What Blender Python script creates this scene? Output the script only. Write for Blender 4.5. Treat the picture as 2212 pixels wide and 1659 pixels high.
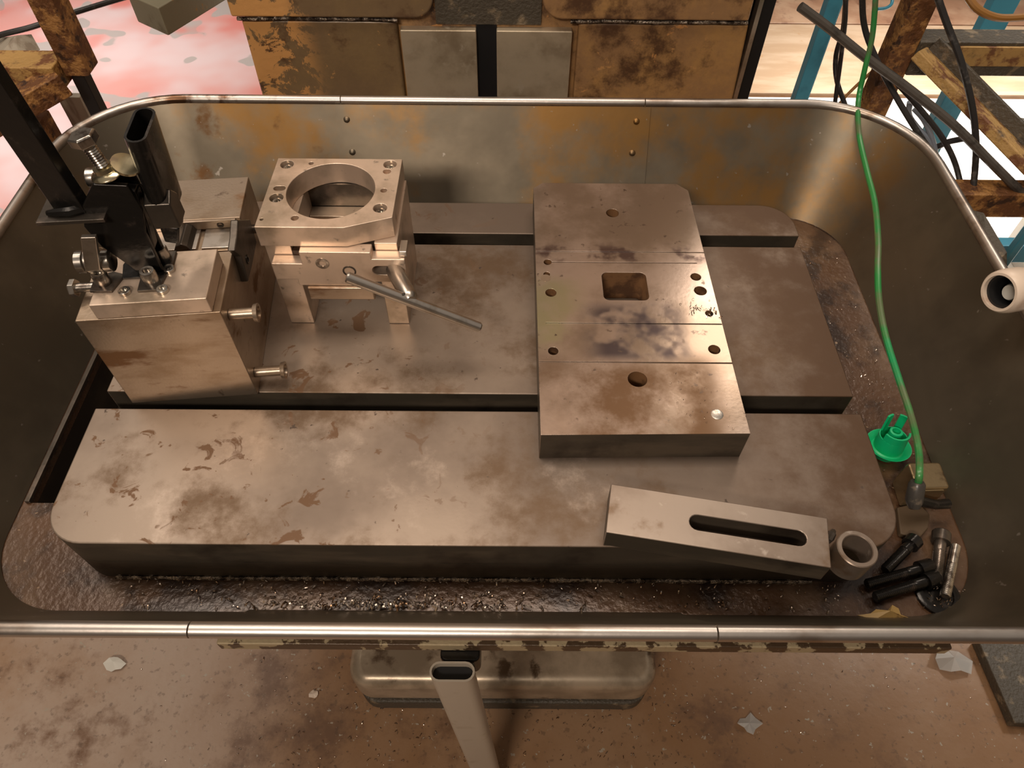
import bpy, bmesh, math, random
from mathutils import Vector, Matrix
random.seed(7)
PI = math.pi
for o in list(bpy.data.objects): bpy.data.objects.remove(o, do_unlink=True)
SC = bpy.context.scene
COL = SC.collection

# ------------------------------------------------------------------ camera
W, H, F = 2212.0, 1659.0, 1550.0
YAW, PIT, ROLL = math.radians(.2), math.radians(52.5), math.radians(.586)
CAM = Vector((0, 0, .75))
FW = Vector((math.sin(YAW)*math.cos(PIT), math.cos(YAW)*math.cos(PIT), -math.sin(PIT)))
_rt = Vector((math.cos(YAW), -math.sin(YAW), 0)); _up = _rt.cross(FW)
RT = math.cos(ROLL)*_rt + math.sin(ROLL)*_up
UP = -math.sin(ROLL)*_rt + math.cos(ROLL)*_up
cd = bpy.data.cameras.new('camera'); cam = bpy.data.objects.new('camera', cd); COL.objects.link(cam)
cd.sensor_width = 36; cd.lens = 36*F/W; cd.clip_start = .02; cd.clip_end = 60
cam.matrix_world = Matrix(((RT.x, UP.x, -FW.x, CAM.x), (RT.y, UP.y, -FW.y, CAM.y), (RT.z, UP.z, -FW.z, CAM.z), (0, 0, 0, 1)))
SC.camera = cam

# ------------------------------------------------------------------ world, lamps, exposure
wd = bpy.data.worlds.new('world'); SC.world = wd; wd.use_nodes = True
wd.node_tree.nodes['Background'].inputs[0].default_value = (1.0, .86, .74, 1)
wd.node_tree.nodes['Background'].inputs[1].default_value = .22
def area(name, loc, target, sx, sy, power, col):
    l = bpy.data.lights.new(name, 'AREA'); l.shape = 'RECTANGLE'; l.size = sx; l.size_y = sy; l.energy = power; l.color = col
    o = bpy.data.objects.new(name, l); COL.objects.link(o); o.location = loc
    o.rotation_euler = (Vector(target)-Vector(loc)).to_track_quat('-Z', 'Y').to_euler()
    return o
WARM = (1.0, .84, .70)
area('rim_fill_row', (-.42, .85, 2.45), (-.42, .85, 0), 2.3, .7, 35, WARM)  # unseen row added overhead so the front rim shows a broad highlight
area('ceiling_lamp_front', (-.8, -1.6, 2.1), (-.1, .8, 0), .8, .3, 40, WARM)
area('plate_fill_right', (1.15, 2.75, 2.4), (.3, .8, 0), .6, .8, 14, WARM)  # added to put a bright reflection on the plate's right side
area('ceiling_lamp_left', (-1.5, 1.9, 2.4), (-.3, .7, 0), 1.2, .3, 9, WARM)
for nm, lc, tg, pw, cl in (('floor_fill_back_left', (-3.2, 2.9, 2.2), (-1.9, 2.8, -.9), 15, (1, .90, .86)), ('floor_fill_back_right', (2.7, 2.5, 2.3), (1.8, 2.2, -.9), 50, (1, .93, .85))):
    area(nm, lc, tg, 1.3, .6, pw, cl).data.spread = math.radians(54)  # unseen lamps added to brighten the floor at back left and right
SC.view_settings.view_transform = 'Standard'; SC.view_settings.look = 'None'
SC.view_settings.gamma = 1; SC.view_settings.use_curve_mapping = False
SC.view_settings.exposure = 0.0

# ------------------------------------------------------------------ helpers
def U(px, py, x=None, y=None, z=None):
    d = (px-W/2)*RT - (py-H/2)*UP + F*FW
    if z is not None: t = (z-CAM.z)/d.z
    elif y is not None: t = (y-CAM.y)/d.y
    else: t = (x-CAM.x)/d.x
    return CAM + t*d

def mat(name, base, layers=(), rough=.4, metal=0., bump=0., bscale=150., spec=.5, coat=0., emis=None, trans=0., alpha=1., bdist=.002):
    m = bpy.data.materials.new(name); m.use_nodes = True
    nt = m.node_tree; N = nt.nodes; L = nt.links; b = N['Principled BSDF']
    tc = N.new('ShaderNodeTexCoord'); co = tc.outputs['Object']
    c4 = lambda c: (c[0], c[1], c[2], 1)
    col = N.new('ShaderNodeRGB'); col.outputs[0].default_value = c4(base); col = col.outputs[0]
    rg = N.new('ShaderNodeValue'); rg.outputs[0].default_value = rough; rg = rg.outputs[0]
    me = N.new('ShaderNodeValue'); me.outputs[0].default_value = metal; me = me.outputs[0]
    sep = None
    for i, ly in enumerate(layers):
        mp = N.new('ShaderNodeMapping'); L.new(co, mp.inputs[0])
        mp.inputs['Scale'].default_value = ly.get('stretch', (1, 1, 1)); mp.inputs['Location'].default_value = ly.get('off', (i*1.7, i*.9, i*2.3))
        nz = N.new('ShaderNodeTexNoise'); L.new(mp.outputs[0], nz.inputs['Vector'])
        nz.inputs['Scale'].default_value = ly['scale']; nz.inputs['Detail'].default_value = ly.get('detail', 5)
        nz.inputs['Roughness'].default_value = ly.get('nr', .6); nz.inputs['Distortion'].default_value = ly.get('dist', 0)
        mr = N.new('ShaderNodeMapRange'); mr.interpolation_type = 'SMOOTHSTEP'; L.new(nz.outputs[0], mr.inputs[0])
        mr.inputs[1].default_value = ly['lo']; mr.inputs[2].default_value = ly['hi']
        mr.inputs[3].default_value = 0; mr.inputs[4].default_value = ly.get('amt', 1)
        f = mr.outputs[0]
        for (ax, a, e) in ly.get('mask', ()):
            if sep is None:
                sep = N.new('ShaderNodeSeparateXYZ'); L.new(co, sep.inputs[0])
            k = N.new('ShaderNodeMapRange'); k.interpolation_type = 'SMOOTHSTEP'; L.new(sep.outputs['XYZ'.index(ax)], k.inputs[0])
            k.inputs[1].default_value = min(a, e); k.inputs[2].default_value = max(a, e)
            k.inputs[3].default_value = 0 if a < e else 1; k.inputs[4].default_value = 1 if a < e else 0
            mu = N.new('ShaderNodeMath'); mu.operation = 'MULTIPLY'; L.new(f, mu.inputs[0]); L.new(k.outputs[0], mu.inputs[1]); f = mu.outputs[0]
        mx = N.new('ShaderNodeMix'); mx.data_type = 'RGBA'; L.new(f, mx.inputs[0]); L.new(col, mx.inputs[6]); mx.inputs[7].default_value = c4(ly['col']); col = mx.outputs[2]
        for key in ('rough', 'metal'):
            if key in ly:
                q = N.new('ShaderNodeMix'); q.data_type = 'FLOAT'; L.new(f, q.inputs[0])
                L.new(rg if key == 'rough' else me, q.inputs[2]); q.inputs[3].default_value = ly[key]
                if key == 'rough': rg = q.outputs[0]
                else: me = q.outputs[0]
    L.new(col, b.inputs['Base Color']); L.new(rg, b.inputs['Roughness']); L.new(me, b.inputs['Metallic'])
    b.inputs['Specular IOR Level'].default_value = spec
    if coat: b.inputs['Coat Weight'].default_value = coat; b.inputs['Coat Roughness'].default_value = .12
    if trans: b.inputs['Transmission Weight'].default_value = trans
    if alpha < 1: b.inputs['Alpha'].default_value = alpha
    if emis: b.inputs['Emission Color'].default_value = c4(emis[0]); b.inputs['Emission Strength'].default_value = emis[1]
    if bump:
        nz = N.new('ShaderNodeTexNoise'); L.new(co, nz.inputs['Vector']); nz.inputs['Scale'].default_value = bscale; nz.inputs['Detail'].default_value = 4
        bp = N.new('ShaderNodeBump'); bp.inputs['Strength'].default_value = bump; bp.inputs['Distance'].default_value = bdist
        L.new(nz.outputs[0], bp.inputs['Height']); L.new(bp.outputs[0], b.inputs['Normal'])
    return m

def bm_new(): return bmesh.new()
def box(bm, x0, x1, y0, y1, z0, z1, M=None):
    vs = [bm.verts.new((x, y, z)) for z in (z0, z1) for (x, y) in ((x0, y0), (x1, y0), (x1, y1), (x0, y1))]
    if M is not None:
        for v in vs: v.co = M @ v.co
    for f in ((0, 3, 2, 1), (4, 5, 6, 7), (0, 1, 5, 4), (1, 2, 6, 5), (2, 3, 7, 6), (3, 0, 4, 7)): bm.faces.new([vs[i] for i in f])
    return bm
def prism(bm, pts, a, b, axis='z', M=None):
    def P(p, t):
        if axis == 'z': v = Vector((p[0], p[1], t))
        elif axis == 'y': v = Vector((p[0], t, p[1]))
        else: v = Vector((t, p[0], p[1]))
        return M @ v if M is not None else v
    lo = [bm.verts.new(P(p, a)) for p in pts]; hi = [bm.verts.new(P(p, b)) for p in pts]
    n = len(pts); bm.faces.new(lo[::-1]); bm.faces.new(hi)
    for i in range(n): bm.faces.new((lo[i], lo[(i+1) % n], hi[(i+1) % n], hi[i]))
    bmesh.ops.recalc_face_normals(bm, faces=bm.faces)
    return bm
def frame(d):
    d = d.normalized(); a = Vector((0, 0, 1)) if abs(d.z) < .9 else Vector((1, 0, 0))
    u = d.cross(a).normalized(); return u, d.cross(u).normalized()
def sweep(bm, pts, rad, seg=12, cap=True, sec=None):
    pts = [Vector(p) for p in pts]; n = len(pts)
    r = rad if hasattr(rad, '__len__') else [rad]*n
    u = None; rings = []
    for i, p in enumerate(pts):
        d = (pts[min(i+1, n-1)] - pts[max(i-1, 0)])
        d = d.normalized() if d.length > 1e-9 else Vector((0, 0, 1))
        if u is None: u, v = frame(d)
        else:
            u = (u - d*u.dot(d)).normalized(); v = d.cross(u)
        rings.append([bm.verts.new(p + r[i]*(math.cos(2*PI*k/seg)*u + math.sin(2*PI*k/seg)*v)) for k in range(seg)])
    for a, b in zip(rings, rings[1:]):
        for k in range(seg): bm.faces.new((a[k], a[(k+1) % seg], b[(k+1) % seg], b[k]))
    if cap: bm.faces.new(rings[0][::-1]); bm.faces.new(rings[-1])
    bmesh.ops.recalc_face_normals(bm, faces=bm.faces)
    return bm
def cyl(bm, p0, p1, r0, r1=None, seg=24): return sweep(bm, [p0, p1], [r0, r0 if r1 is None else r1], seg)
def steps(bm, p0, d, prof, seg=20):
    """turned part: prof = [(distance along d, radius), ...]"""
    p0 = Vector(p0); d = Vector(d).normalized(); u, v = frame(d); rings = []
    for t, r in prof: rings.append([bm.verts.new(p0+d*t+max(r, 1e-5)*(math.cos(2*PI*k/seg)*u+math.sin(2*PI*k/seg)*v)) for k in range(seg)])
    for a, b in zip(rings, rings[1:]):
        for k in range(seg): bm.faces.new((a[k], a[(k+1) % seg], b[(k+1) % seg], b[k]))
    bm.faces.new(rings[0][::-1]); bm.faces.new(rings[-1]); bmesh.ops.recalc_face_normals(bm, faces=bm.faces)
    return bm
def smooth_path(pts, n=8):
    P = [Vector(p) for p in pts]; P = [2*P[0]-P[1]] + P + [2*P[-1]-P[-2]]; out = []
    for i in range(1, len(P)-2):
        for k in range(n):
            t = k/n; a, b, c, d = P[i-1], P[i], P[i+1], P[i+2]
            out.append(.5*((2*b)+(c-a)*t+(2*a-5*b+4*c-d)*t*t+(3*b-a-3*c+d)*t**3))
    out.append(P[-2]); return out
def rrect(x0, x1, y0, y1, r, n=8):
    r = r if hasattr(r, '__len__') else [r]*4   # FL FR BR BL
    out = []
    for (cx, cy, a0, rr) in ((x0+r[0], y0+r[0], PI, r[0]), (x1-r[1], y0+r[1], 1.5*PI, r[1]), (x1-r[2], y1-r[2], 0, r[2]), (x0+r[3], y1-r[3], .5*PI, r[3])):
        if rr <= 1e-6: out.append((cx, cy)); continue
        for k in range(n+1):
            a = a0 + .5*PI*k/n; out.append((cx+rr*math.cos(a), cy+rr*math.sin(a)))
    return out
def circ(cx, cy, r, n=24, ph=0): return [(cx+r*math.cos(ph+2*PI*k/n), cy+r*math.sin(ph+2*PI*k/n)) for k in range(n)]
def stadium(c, half, r, ang, n=8):
    ca, sa = math.cos(ang), math.sin(ang); out = []
    for s, a0 in ((1, -.5*PI), (-1, .5*PI)):
        for k in range(n+1):
            a = a0+PI*k/n; x = s*half+r*math.cos(a); y = r*math.sin(a); out.append((c[0]+x*ca-y*sa, c[1]+x*sa+y*ca))
    return out

def wloc(o):
    v = Vector(o.location); return v
def obj(name, bm, m, parent=None, bevel=0., smooth=35, origin=None, local=False, seg=2):
    """link a bmesh as one object. Meshes are written in world space and shifted under their parent
    unless local=True (then written in the parent's own space)."""
    me = bpy.data.meshes.new(name); bm.normal_update(); bm.to_mesh(me); bm.free()
    o = bpy.data.objects.new(name, me); COL.objects.link(o)
    if parent is not None:
        o.parent = parent
        if not local:
            off = Vector((0, 0, 0)); p = parent
            while p is not None: off += Vector(p.location); p = p.parent
            me.transform(Matrix.Translation(-off))
    else:
        if origin is None:
            xs = [v.co for v in me.vertices]; lo = [min(c[i] for c in xs) for i in range(3)]; hi = [max(c[i] for c in xs) for i in range(3)]
            origin = ((lo[0]+hi[0])/2, (lo[1]+hi[1])/2, lo[2])
        me.transform(Matrix.Translation(-Vector(origin))); o.location = origin
    me.materials.append(m)
    if smooth:
        for p in me.polygons: p.use_smooth = True
        me.set_sharp_from_angle(angle=math.radians(smooth))
    if bevel:
        b = o.modifiers.new('bevel', 'BEVEL'); b.width = bevel; b.segments = seg; b.limit_method = 'ANGLE'; b.angle_limit = math.radians(40)
        b.harden_normals = True; b.material = 0
    return o
def cut(o, cb):
    """subtract the bmesh cb (in o's local space) from o, applied at once"""
    me = bpy.data.meshes.new('cutter'); bmesh.ops.recalc_face_normals(cb, faces=cb.faces); cb.to_mesh(me); cb.free()
    c = bpy.data.objects.new('cutter', me); COL.objects.link(c); c.matrix_world = o.matrix_world if o.parent is None else Matrix.Identity(4)
    par, loc = o.parent, o.location.copy(); o.parent = None; o.location = (0, 0, 0); c.location = (0, 0, 0)
    keep = [(mm.name, mm.width, mm.segments) for mm in o.modifiers if mm.type == 'BEVEL']
    for mm in list(o.modifiers): o.modifiers.remove(mm)
    md = o.modifiers.new('cut', 'BOOLEAN'); md.operation = 'DIFFERENCE'; md.object = c; md.solver = 'EXACT'
    bpy.context.view_layer.update()
    dg = bpy.context.evaluated_depsgraph_get()
    nm = bpy.data.meshes.new_from_object(o.evaluated_get(dg)); o.modifiers.clear(); old = o.data; o.data = nm; nm.name = old.name
    bpy.data.objects.remove(c, do_unlink=True)
    for p in nm.polygons: p.use_smooth = True
    nm.set_sharp_from_angle(angle=math.radians(35))
    o.parent = par; o.location = loc
    for n, w_, s in keep:
        b = o.modifiers.new(n, 'BEVEL'); b.width = w_; b.segments = s; b.limit_method = 'ANGLE'; b.angle_limit = math.radians(40); b.harden_normals = True; b.material = 0
    return o
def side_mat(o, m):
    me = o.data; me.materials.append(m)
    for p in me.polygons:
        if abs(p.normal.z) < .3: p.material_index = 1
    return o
def tag(o, label, cat, group=None, kind=None):
    if label: o['label'] = label
    if cat: o['category'] = cat
    if group: o['group'] = group
    if kind: o['kind'] = kind
    return o
def thing(name, label, cat, loc=(0, 0, 0), rotz=0, group=None):
    o = bpy.data.objects.new(name, None); COL.objects.link(o); o.location = loc; o.rotation_euler = (0, 0, rotz); o.empty_display_size = .05
    return tag(o, label, cat, group)
def struct(name, bm, m, bevel=0): o = obj(name, bm, m, bevel=bevel); o['kind'] = 'structure'; return o

# ------------------------------------------------------------------ materials
RUSTL = (.19, .085, .035); OIL = (.05, .028, .014)
M_table = mat('ground_cast_iron', (.33, .262, .205), [
    dict(col=(.215, .165, .128), scale=3.2, lo=.38, hi=.60, detail=6, rough=.5),
    dict(col=(.165, .108, .066), scale=7, lo=.48, hi=.66, detail=9, nr=.68, rough=.52),
    dict(col=(.115, .068, .040), scale=5, lo=.34, hi=.58, detail=9, nr=.68, rough=.5, mask=[('X', .20, .38)]),
    dict(col=(.17, .092, .046), scale=30, lo=.60, hi=.645, detail=5, dist=.9, rough=.6, metal=.3, mask=[('X', .05, -.25)]),
    dict(col=(.46, .375, .305), scale=6, lo=.56, hi=.74, detail=9, nr=.7, rough=.34, mask=[('X', .22, .05)]),  # pale clouds paint highlights into the table's left part
    dict(col=(.10, .072, .055), scale=80, lo=.67, hi=.73, detail=6)],
    rough=.42, metal=.6, bump=.03, bscale=260)
M_plate = mat('drilled_plate_steel', (.52, .41, .335), [
    dict(col=(.30, .225, .165), scale=6, lo=.40, hi=.62, detail=8),
    dict(col=(.17, .095, .048), scale=7, lo=.36, hi=.62, detail=9, nr=.68, rough=.45, mask=[('Y', -.10, -.15), ('X', .12, .07)]),
    dict(col=(.42, .38, .23), scale=7, lo=.40, hi=.60, mask=[('X', -.04, -.09), ('Y', -.13, -.09), ('Y', .06, .02)]),
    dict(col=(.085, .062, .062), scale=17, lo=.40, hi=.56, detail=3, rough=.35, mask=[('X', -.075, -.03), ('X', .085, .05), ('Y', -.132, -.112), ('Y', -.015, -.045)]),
    dict(col=(.15, .10, .085), scale=20, lo=.48, hi=.62, detail=4, mask=[('Y', .045, .065), ('Y', .10, .08)]),
    dict(col=(.14, .10, .075), scale=70, lo=.63, hi=.72, detail=6)],
    rough=.22, metal=.65, bump=.03, bscale=220)
M_arm = mat('brushed_arm_steel', (.40, .325, .265), [dict(col=(.30, .235, .185), scale=8, lo=.42, hi=.62, detail=8), dict(col=(.23, .155, .10), scale=13, lo=.54, hi=.66, detail=8), dict(col=(.50, .42, .35), scale=40, lo=.62, hi=.72)], rough=.33, metal=.65, bump=.03)
M_side = mat('unpolished_shaded_side', (.095, .078, .057), [dict(col=(.15, .118, .083), scale=14, lo=.45, hi=.68, stretch=(.4, 1, 2)), dict(col=(.045, .033, .024), scale=8, lo=.5, hi=.7)], rough=.42, metal=.45, bump=.06)  # unpolished sides; the dark tone also paints shade into the table slots
M_bright = mat('machined_steel_warm', (.76, .60, .47), [
    dict(col=(.40, .31, .22), scale=10, lo=.42, hi=.66),
    dict(col=(.30, .18, .09), scale=14, lo=.58, hi=.72, detail=7, rough=.45),
    dict(col=(.24, .19, .15), scale=60, lo=.62, hi=.74)], rough=.32, metal=.55, bump=.04, bscale=300)
M_fix = mat('fixture_block_steel', (.50, .40, .305), [
    dict(col=(.37, .27, .18), scale=9, lo=.42, hi=.66, stretch=(1, 1, 2.5)),
    dict(col=(.27, .15, .075), scale=13, lo=.56, hi=.68, detail=6, rough=.5, stretch=(.7, 1, 2)),
    dict(col=(.26, .19, .14), scale=50, lo=.62, hi=.74)], rough=.34, metal=.8, bump=.06, bscale=300)
M_silver = mat('clean_silver_steel', (.66, .60, .53), [dict(col=(.46, .40, .33), scale=30, lo=.5, hi=.7)], rough=.28, metal=.95)
M_dsteel = mat('dark_oily_steel', (.10, .085, .07), [dict(col=(.20, .16, .13), scale=25, lo=.5, hi=.7), dict(col=(.03, .025, .02), scale=14, lo=.5, hi=.7)], rough=.28, metal=.7, bump=.1)
M_black = mat('black_oxide_steel', (.022, .020, .018), [dict(col=(.07, .055, .045), scale=35, lo=.55, hi=.72, rough=.4)], rough=.22, metal=.5, bump=.15, bscale=120)
M_screw = mat('zinc_screw', (.58, .54, .48), [dict(col=(.22, .18, .15), scale=60, lo=.5, hi=.65)], rough=.25, metal=.95)
M_yzinc = mat('yellow_zinc', (.62, .55, .36), [dict(col=(.42, .35, .26), scale=50, lo=.45, hi=.65)], rough=.22, metal=.95)
M_hole = mat('hole_dark_brown', (.055, .028, .016), [dict(col=(.11, .05, .025), scale=60, lo=.45, hi=.6)], rough=.5, metal=.1)  # dark brown for the backing seen through the slide plate's slot
M_holewall = mat('rusty_hole_wall', (.26, .135, .06), [dict(col=(.11, .055, .028), scale=30, lo=.45, hi=.62)], rough=.5, metal=.1)
M_slot = mat('slot_dark', (.030, .024, .019), [dict(col=(.06, .045, .03), scale=12, lo=.5, hi=.7)], rough=.35, metal=.2)  # near-black colour for the slot floor and drain pit
M_gutter = mat('oily_gutter', (.105, .053, .026), [
    dict(col=(.165, .100, .058), scale=9, lo=.46, hi=.66, detail=7),
    dict(col=(.04, .020, .011), scale=12, lo=.48, hi=.62, detail=8),
    dict(col=(.30, .20, .12), scale=90, lo=.68, hi=.74, detail=2)],
    rough=.26, metal=.15, bump=.30, bscale=120, coat=.6, bdist=.004)
M_tray = mat('tray_sheet_steel', (.235, .195, .140), [
    dict(col=(.165, .138, .10), scale=4, lo=.40, hi=.62),
    dict(col=(.30, .165, .055), scale=5, lo=.45, hi=.64, detail=7, rough=.45, mask=[('Y', .25, .40)]),
    dict(col=(.15, .075, .03), scale=11, lo=.57, hi=.70, detail=8, rough=.5, mask=[('Y', .25, .38), ('X', 0, -.45)]),
    dict(col=(.36, .32, .27), scale=70, lo=.70, hi=.76, detail=2)],
    rough=.45, metal=.88, bump=.05, bscale=30, bdist=.004)
M_rim = mat('rolled_rim_steel', (.62, .57, .52), [dict(col=(.30, .22, .16), scale=14, lo=.5, hi=.7, stretch=(.4, 1, 1)), dict(col=(.17, .09, .05), scale=20, lo=.52, hi=.66, mask=[('Y', .2, .4), ('X', -.2, -.5)])], rough=.36, metal=.95, bump=.1, bscale=60)
M_flake = mat('flaking_cream_paint', (.09, .055, .03), [dict(col=(.45, .36, .22), scale=24, lo=.50, hi=.53, detail=8, rough=.6)], rough=.4, metal=.2, bump=.4)
def peel(name, a, b, lo, mask=(), a2=(.50, .28, .10)):
    return mat(name, a, [
        dict(col=a2, scale=7, lo=.40, hi=.64, detail=10, nr=.72),
        dict(col=(.11, .055, .028), scale=8, lo=.51, hi=.66, detail=9, nr=.70),
        dict(col=(.56, .30, .11), scale=26, lo=.62, hi=.66, detail=9, nr=.72, rough=.55),
        dict(col=b, scale=15, lo=lo, hi=lo+.025, detail=10, nr=.75, rough=.55, dist=.5, mask=mask)],
        rough=.36, metal=.1, bump=.3, bscale=90, coat=.2)
M_col = peel('column_oily_paint', (.36, .205, .095), (.62, .30, .10), .62)
M_colL = peel('column_peeling_orange', (.22, .145, .076), (.70, .36, .12), .46, [('X', -.34, -.40)], (.27, .18, .085))
M_pad = mat('column_way_steel', (.54, .45, .32), [dict(col=(.31, .24, .155), scale=8, lo=.4, hi=.65, detail=6), dict(col=(.54, .46, .34), scale=40, lo=.55, hi=.7)], rough=.4, metal=.45, bump=.08)
M_wet = mat('wet_oily_bead', (.30, .25, .20), [dict(col=(.05, .035, .025), scale=90, lo=.45, hi=.58)], rough=.15, metal=.8, bump=1.0, bscale=160, bdist=.006)
M_blackpl = mat('flat_black_sheet', (.008, .008, .009), rough=.5)
M_rust = mat('rusty_square_tube', (.16, .065, .022), [
    dict(col=(.42, .21, .065), scale=26, lo=.47, hi=.58, detail=9, nr=.7),
    dict(col=(.05, .022, .012), scale=40, lo=.54, hi=.66, detail=7)], rough=.6, metal=.1, bump=.9, bscale=110, bdist=.005)
M_rusty = mat('rust_with_yellow_paint', (.50, .30, .10), [
    dict(col=(.20, .08, .03), scale=22, lo=.48, hi=.60, detail=9, nr=.7),
    dict(col=(.06, .045, .035), scale=14, lo=.58, hi=.70, detail=6)], rough=.55, bump=.6, bscale=120, bdist=.004)
M_grime = mat('greasy_grey_paint', (.085, .07, .05), [dict(col=(.25, .19, .12), scale=30, lo=.55, hi=.68, detail=8)], rough=.5, bump=.6, bscale=160, bdist=.004)
M_blue = mat('blue_painted_steel', (.065, .33, .47), [dict(col=(.03, .20, .30), scale=8, lo=.5, hi=.7)], rough=.35, spec=.5)
M_cable = mat('black_cable', (.035, .033, .032), [dict(col=(.12, .11, .10), scale=50, lo=.55, hi=.7)], rough=.35)
M_hose = mat('grey_black_hose', (.10, .088, .075), [dict(col=(.04, .035, .03), scale=30, lo=.5, hi=.7)], rough=.35)
M_clear = mat('blue_grey_cable', (.28, .32, .38), rough=.2)
M_orange = mat('orange_brown_cable', (.34, .16, .04), rough=.4)
M_greenc = mat('green_cable', (.03, .26, .06), [dict(col=(.12, .17, .075), scale=14, lo=.45, hi=.62, stretch=(1, 1, 1)), dict(col=(.02, .33, .11), scale=7, lo=.55, hi=.65)], rough=.3)
M_green = mat('green_plastic', (.004, .50, .19), rough=.38)
M_brass = mat('oily_brass', (.36, .27, .15), [dict(col=(.13, .09, .05), scale=24, lo=.48, hi=.62, rough=.5)], rough=.3, metal=.8, bump=.2)
M_plug = mat('dark_plug_plastic', (.055, .050, .045), [dict(col=(.16, .13, .10), scale=60, lo=.55, hi=.7)], rough=.3)
M_flap = mat('brown_card', (.10, .065, .035), rough=.6)
M_paper = mat('oil_soaked_paper', (.50, .33, .12), [dict(col=(.20, .11, .035), scale=40, lo=.5, hi=.62)], rough=.45)
M_pvc = mat('cream_plastic_pipe', (.80, .66, .53), [dict(col=(.60, .44, .33), scale=20, lo=.55, hi=.7)], rough=.35)
M_pvcin = mat('white_plastic', (.80, .78, .70), rough=.4)
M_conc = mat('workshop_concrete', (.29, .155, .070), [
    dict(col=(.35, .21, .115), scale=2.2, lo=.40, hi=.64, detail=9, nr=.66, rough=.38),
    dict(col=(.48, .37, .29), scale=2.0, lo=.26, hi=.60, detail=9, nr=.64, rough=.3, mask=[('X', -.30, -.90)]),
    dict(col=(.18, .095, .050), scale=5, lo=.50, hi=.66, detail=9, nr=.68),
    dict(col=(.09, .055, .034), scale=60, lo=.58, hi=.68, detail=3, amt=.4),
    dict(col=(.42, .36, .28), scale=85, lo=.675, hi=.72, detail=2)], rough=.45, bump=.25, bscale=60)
M_pink = mat('pink_painted_floor', (.72, .36, .32), [
    dict(col=(.74, .58, .57), scale=1.6, lo=.40, hi=.64, detail=3, off=(3.1, .4, 0)),
    dict(col=(.50, .45, .42), scale=2.4, lo=.565, hi=.58, detail=2.5, rough=.2, off=(7.3, 2.2, 0)),
    dict(col=(.72, .25, .21), scale=2.0, lo=.56, hi=.72, detail=3)], rough=.4, bump=.05, bscale=60)
M_wood = mat('pale_plywood', (.44, .30, .19), [dict(col=(.54, .40, .28), scale=3, lo=.4, hi=.66, stretch=(1, 4, 1)), dict(col=(.45, .28, .15), scale=16, lo=.62, hi=.74)], rough=.5)
M_redwood = mat('brown_stained_board', (.36, .20, .125), [dict(col=(.50, .33, .22), scale=3, lo=.45, hi=.66), dict(col=(.22, .11, .07), scale=9, lo=.55, hi=.7)], rough=.3)
M_white = mat('white_floor_sheet', (.90, .87, .82), [dict(col=(.78, .68, .55), scale=3, lo=.62, hi=.78)], rough=.4)
M_greypaint = mat('pale_grey_sheet', (.60, .56, .50), rough=.45)
M_wall = mat('dim_workshop_wall', (.20, .17, .14), [dict(col=(.11, .09, .075), scale=1.2, lo=.45, hi=.65)], rough=.8)
M_foot = mat('cast_foot_bare_metal', (.58, .47, .34), [dict(col=(.33, .26, .18), scale=7, lo=.42, hi=.62, detail=6), dict(col=(.13, .085, .05), scale=16, lo=.56, hi=.68, detail=6)], rough=.3, metal=.35, bump=.12, bscale=60)
M_beige = mat('beige_painted_tube', (.50, .43, .34), [dict(col=(.36, .29, .20), scale=14, lo=.55, hi=.7)], rough=.4)
M_gbeam = mat('grey_green_paint', (.24, .22, .15), [dict(col=(.12, .10, .06), scale=12, lo=.5, hi=.65), dict(col=(.38, .22, .08), scale=18, lo=.60, hi=.64, detail=7)], rough=.4, bump=.2)
M_gboard = mat('weathered_board', (.42, .37, .29), [dict(col=(.27, .22, .16), scale=10, lo=.5, hi=.65, stretch=(4, 4, .6))], rough=.55)
M_gplas = mat('dark_green_plastic', (.02, .14, .03), rough=.4)
M_film = mat('clear_film', (.75, .75, .72), rough=.12, alpha=.45)
M_chip = mat('metal_swarf', (.50, .42, .35), [dict(col=(.22, .13, .07), scale=40, lo=.45, hi=.6)], rough=.22, metal=.9)

# ------------------------------------------------------------------ the setting
FZ = -.9
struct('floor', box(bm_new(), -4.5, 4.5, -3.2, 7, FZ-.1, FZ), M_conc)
bm = bm_new(); prism(bm, [(-3.9, 1.0), (-1.02, 1.0), (-.9, 3.0), (-.75, 6.9), (-3.9, 6.9)], FZ+.0005, FZ+.003); struct('trim_1', bm, M_pink)
struct('wall_left', box(bm_new(), -4.6, -4.5, -3.2, 7, FZ, 2.9), M_wall)
struct('wall_right', box(bm_new(), 4.5, 4.6, -3.2, 7, FZ, 2.9), M_wall)
struct('wall_front', box(bm_new(), -4.5, 4.5, -3.3, -3.2, FZ, 2.9), M_wall)
struct('wall_back', box(bm_new(), -4.5, 4.5, 7, 7.1, FZ, 2.9), M_wall)

# ------------------------------------------------------------------ machine table
GZ = -.095
T = thing('machine_table', 'heavy grey machine table with two T-slots inside the chip tray', 'machine table', (0, .65, GZ))
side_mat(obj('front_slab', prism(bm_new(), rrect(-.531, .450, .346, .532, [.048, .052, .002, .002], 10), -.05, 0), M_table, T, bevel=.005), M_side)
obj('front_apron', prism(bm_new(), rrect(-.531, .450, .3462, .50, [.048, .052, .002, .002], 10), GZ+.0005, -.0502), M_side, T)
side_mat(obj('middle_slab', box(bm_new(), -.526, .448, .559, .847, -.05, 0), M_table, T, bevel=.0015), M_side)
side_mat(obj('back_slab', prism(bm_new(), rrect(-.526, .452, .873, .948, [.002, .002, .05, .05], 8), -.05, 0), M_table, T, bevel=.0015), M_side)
obj('slot_bed', box(bm_new(), -.524, .447, .501, .945, GZ+.0005, -.0505), M_slot, T)
g = obj('gutter_floor', prism(bm_new(), rrect(-.640, .581, .301, 1.035, .1, 10), GZ-.014, GZ), M_gutter, T)
cb = bm_new(); box(cb, -.629+0, -.534, .446-.65, .93-.65, -.05, .05); cut(g, cb)
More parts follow.
